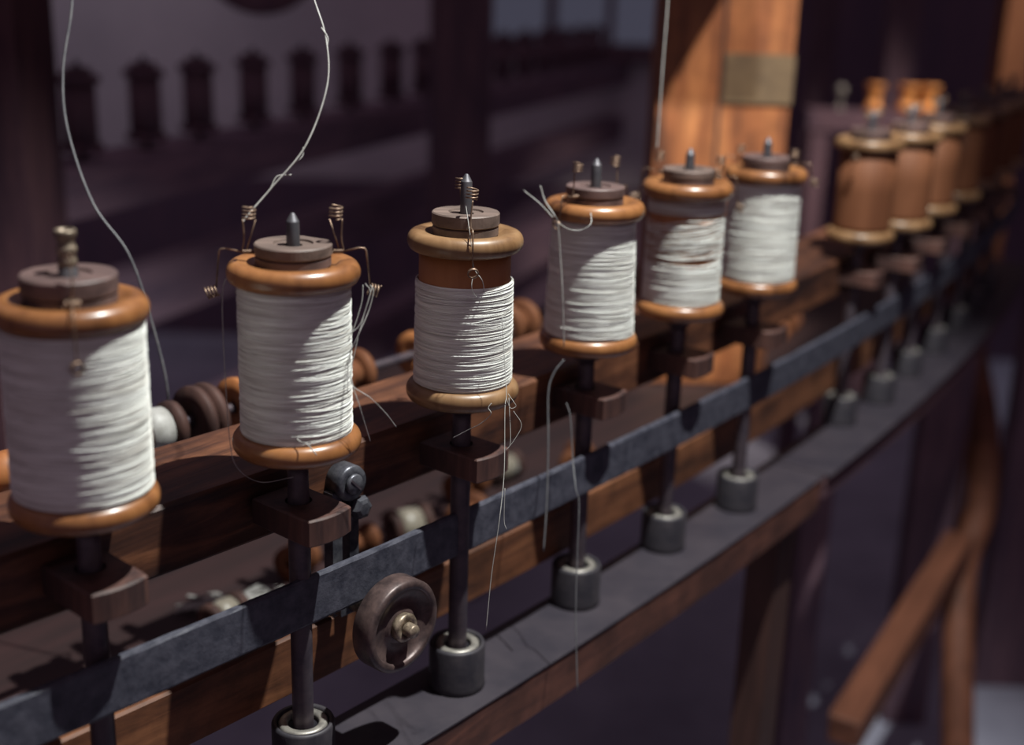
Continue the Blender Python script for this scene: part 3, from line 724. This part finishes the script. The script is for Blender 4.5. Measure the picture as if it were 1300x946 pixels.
strand('silk_thread', 'thread loop caught in the wire ring on the front of the third bobbin',
       [D(591, 258, 0.727), D(597, 300, 0.721), D(601, 335, 0.727), D(604, 345, 0.727), D(612, 356, 0.727), D(614, 370, 0.737), D(606, 378, 0.737), D(599, 366, 0.727), D(600, 352, 0.727)], .00022)
strand('silk_thread', 'stiff white thread end bent over the left of the fourth bobbin flange',
       [D(686, 236, 0.834), D(692, 255, 0.834), D(703, 272, 0.828), D(708, 284, 0.834), D(711, 320, 0.839), D(714, 370, 0.844), D(716, 440, 0.854)], .00042,
       extra=[[D(665, 242, 0.834), D(685, 258, 0.834), D(702, 276, 0.828)], [D(750, 270, 0.828), D(750, 284, 0.814), D(738, 292, 0.814), D(722, 291, 0.814), D(710, 284, 0.823)]])
strand('silk_thread', 'white looped thread hanging under the left of the fourth bobbin',
       [D(716, 457, 0.856), D(703, 474, 0.856), D(696, 500, 0.856), D(696, 560, 0.856), D(694, 640, 0.856), D(690, 700, 0.856)], .00055, mat=M_dim)
strand('silk_thread', 'second white thread hanging beside the fourth spindle rod down past the belt',
       [D(719, 512, 0.856), D(724, 530, 0.856), D(727, 580, 0.856), D(731, 620, 0.845), D(735, 640, 0.845), D(733, 700, 0.845), D(731, 780, 0.845), D(733, 880, 0.845)], .00042, mat=M_dim)
strand('silk_thread', 'thin straight thread rising left of the orange post from the fifth bobbin wire',
       [D(850, -60, 0.969) + Vector((0, .02, z_)) for z_ in (.55, .38, .22, .10, .04)] + [D(850, -60, 0.969), D(848, 0, 0.969), D(841, 90, 0.969), D(835, 178, 0.969), D(834, 186, 0.969)], .00045)

# ------------------------------------------------------------------ room
FZ = -CAM_H
structure(MB().box(-3.2, 3.6, -1.6, 5.0, FZ - .05, FZ).build('floor', M_floor))
structure(MB().box(-3.2, .52, 4.4, 4.5, FZ, 1.6).build('wall_back', M_wall))
structure(MB().box(.52, 3.6, 4.4, 4.5, FZ, 1.6).build('wall_back_panelled', M_wall_dark))
bpy.data.objects['wall_back_panelled'].name = 'wall_right_of_window'
zd_ = at_d(300, 212, 4.6).z
structure(MB().box(-3.2, 3.6, 4.34, 4.398, FZ, zd_).build('trim_1', M_wall_dark))
structure(MB().box(-3.3, -3.2, -1.6, 4.5, FZ, 1.6).build('wall_left', M_wall))
structure(MB().box(3.6, 3.7, -1.6, 4.5, FZ, 1.6).build('wall_right', M_wall_dark))
wn = bpy.data.objects.new('window_1', None); C.objects.link(wn); structure(wn)
wl = at_d(610, 20, 4.30); wr_ = at_d(852, 20, 4.30); wy = 4.36
wn.location = (0, 0, 0)
sx0, sx1 = wl.x * wy / wl.y, wr_.x * wy / wr_.y
zbot = at_d(730, 52, 4.3).z
fr = MB()
fr.box(sx0 - .05, sx1 + .05, wy - .03, wy + .03, zbot - .06, zbot, bev=.004)
for a, b_ in ((0, .05), (.345, .40), (.66, .70), (.97, 1.0)): fr.box(sx0 + (sx1 - sx0) * a, sx0 + (sx1 - sx0) * b_, wy - .03, wy + .03, zbot, 1.3, bev=.004)
fr.build('window_frame', M_darkwood, wn)
MB().box(sx0, sx1, wy + .005, wy + .015, zbot, 1.3).build('window_pane', M_pane, wn)

# ------------------------------------------------------------------ lights
def spot(name, loc, target, energy, size, blend, radius, col):
    l = bpy.data.lights.new(name, 'SPOT'); l.energy = energy; l.spot_size = size; l.spot_blend = blend; l.shadow_soft_size = radius; l.color = col
    o = bpy.data.objects.new(name, l); C.objects.link(o); o.location = loc
    o.rotation_euler = (Vector(target) - Vector(loc)).to_track_quat('-Z', 'Y').to_euler(); return o
spot('display_spotlight', (.33, .66, .95), (.12, .97, -.25), 138, radians(66), .5, .012, (.97, 1.0, .96))
spot('post_fill_spot', L0, at_d(925, 110, 1.55), 175, radians(18), .4, .012, (1.0, .90, .78))  # extra spot added only to brighten the orange post
pk_ = at_d(1150, 110, 2.8)
spot('spool_fill_spot', (1.5, 1.5, 1.1), pk_, 170, radians(26), .7, .04, (1.0, .9, .78))  # added fill for the orange spools and knob, not a known fixture
pf_ = at_d(1276, 436, 4.1)
spot('corner_fill_spot', (pf_.x, pf_.y - .5, .9), pf_, 14, radians(24), .6, .05, (.85, .9, 1.0))  # invented spot that makes the pale patch low at the far right
spot('wall_fill_spot', (-1.3, 3.3, 1.5), (-1.75, 4.4, .10), 17, radians(78), 1.0, .15, (.92, .92, 1.0))  # added wash that lifts the brightness of the back wall

w = bpy.data.worlds.new('world'); bpy.context.scene.world = w; w.use_nodes = True
bg = w.node_tree.nodes['Background']; bg.inputs['Color'].default_value = (.90, .66, .84, 1); bg.inputs['Strength'].default_value = .155

# ------------------------------------------------------------------ camera
cam = bpy.data.cameras.new('camera'); co = bpy.data.objects.new('camera', cam); C.objects.link(co)
cam.sensor_width = 36; cam.lens = FPX / 1300 * 36; cam.clip_start = .02
Mc = Matrix((( R_.x, -D_.x, -F_.x, 0), (R_.y, -D_.y, -F_.y, 0), (R_.z, -D_.z, -F_.z, 0), (0, 0, 0, 1)))
co.matrix_world = Mc
cam.dof.use_dof = True; cam.dof.focus_distance = .725; cam.dof.aperture_fstop = 3.4
bpy.context.scene.camera = co

# lift everything so that the floor lies at zero
for o in list(C.objects):
    if o.parent is None: o.location.z += CAM_H

sc = bpy.context.scene
sc.view_settings.view_transform = 'Standard'; sc.view_settings.look = 'None'; sc.view_settings.gamma = 1; sc.view_settings.exposure = 0
sc.view_settings.use_curve_mapping = False
sc.cycles.use_denoising = True
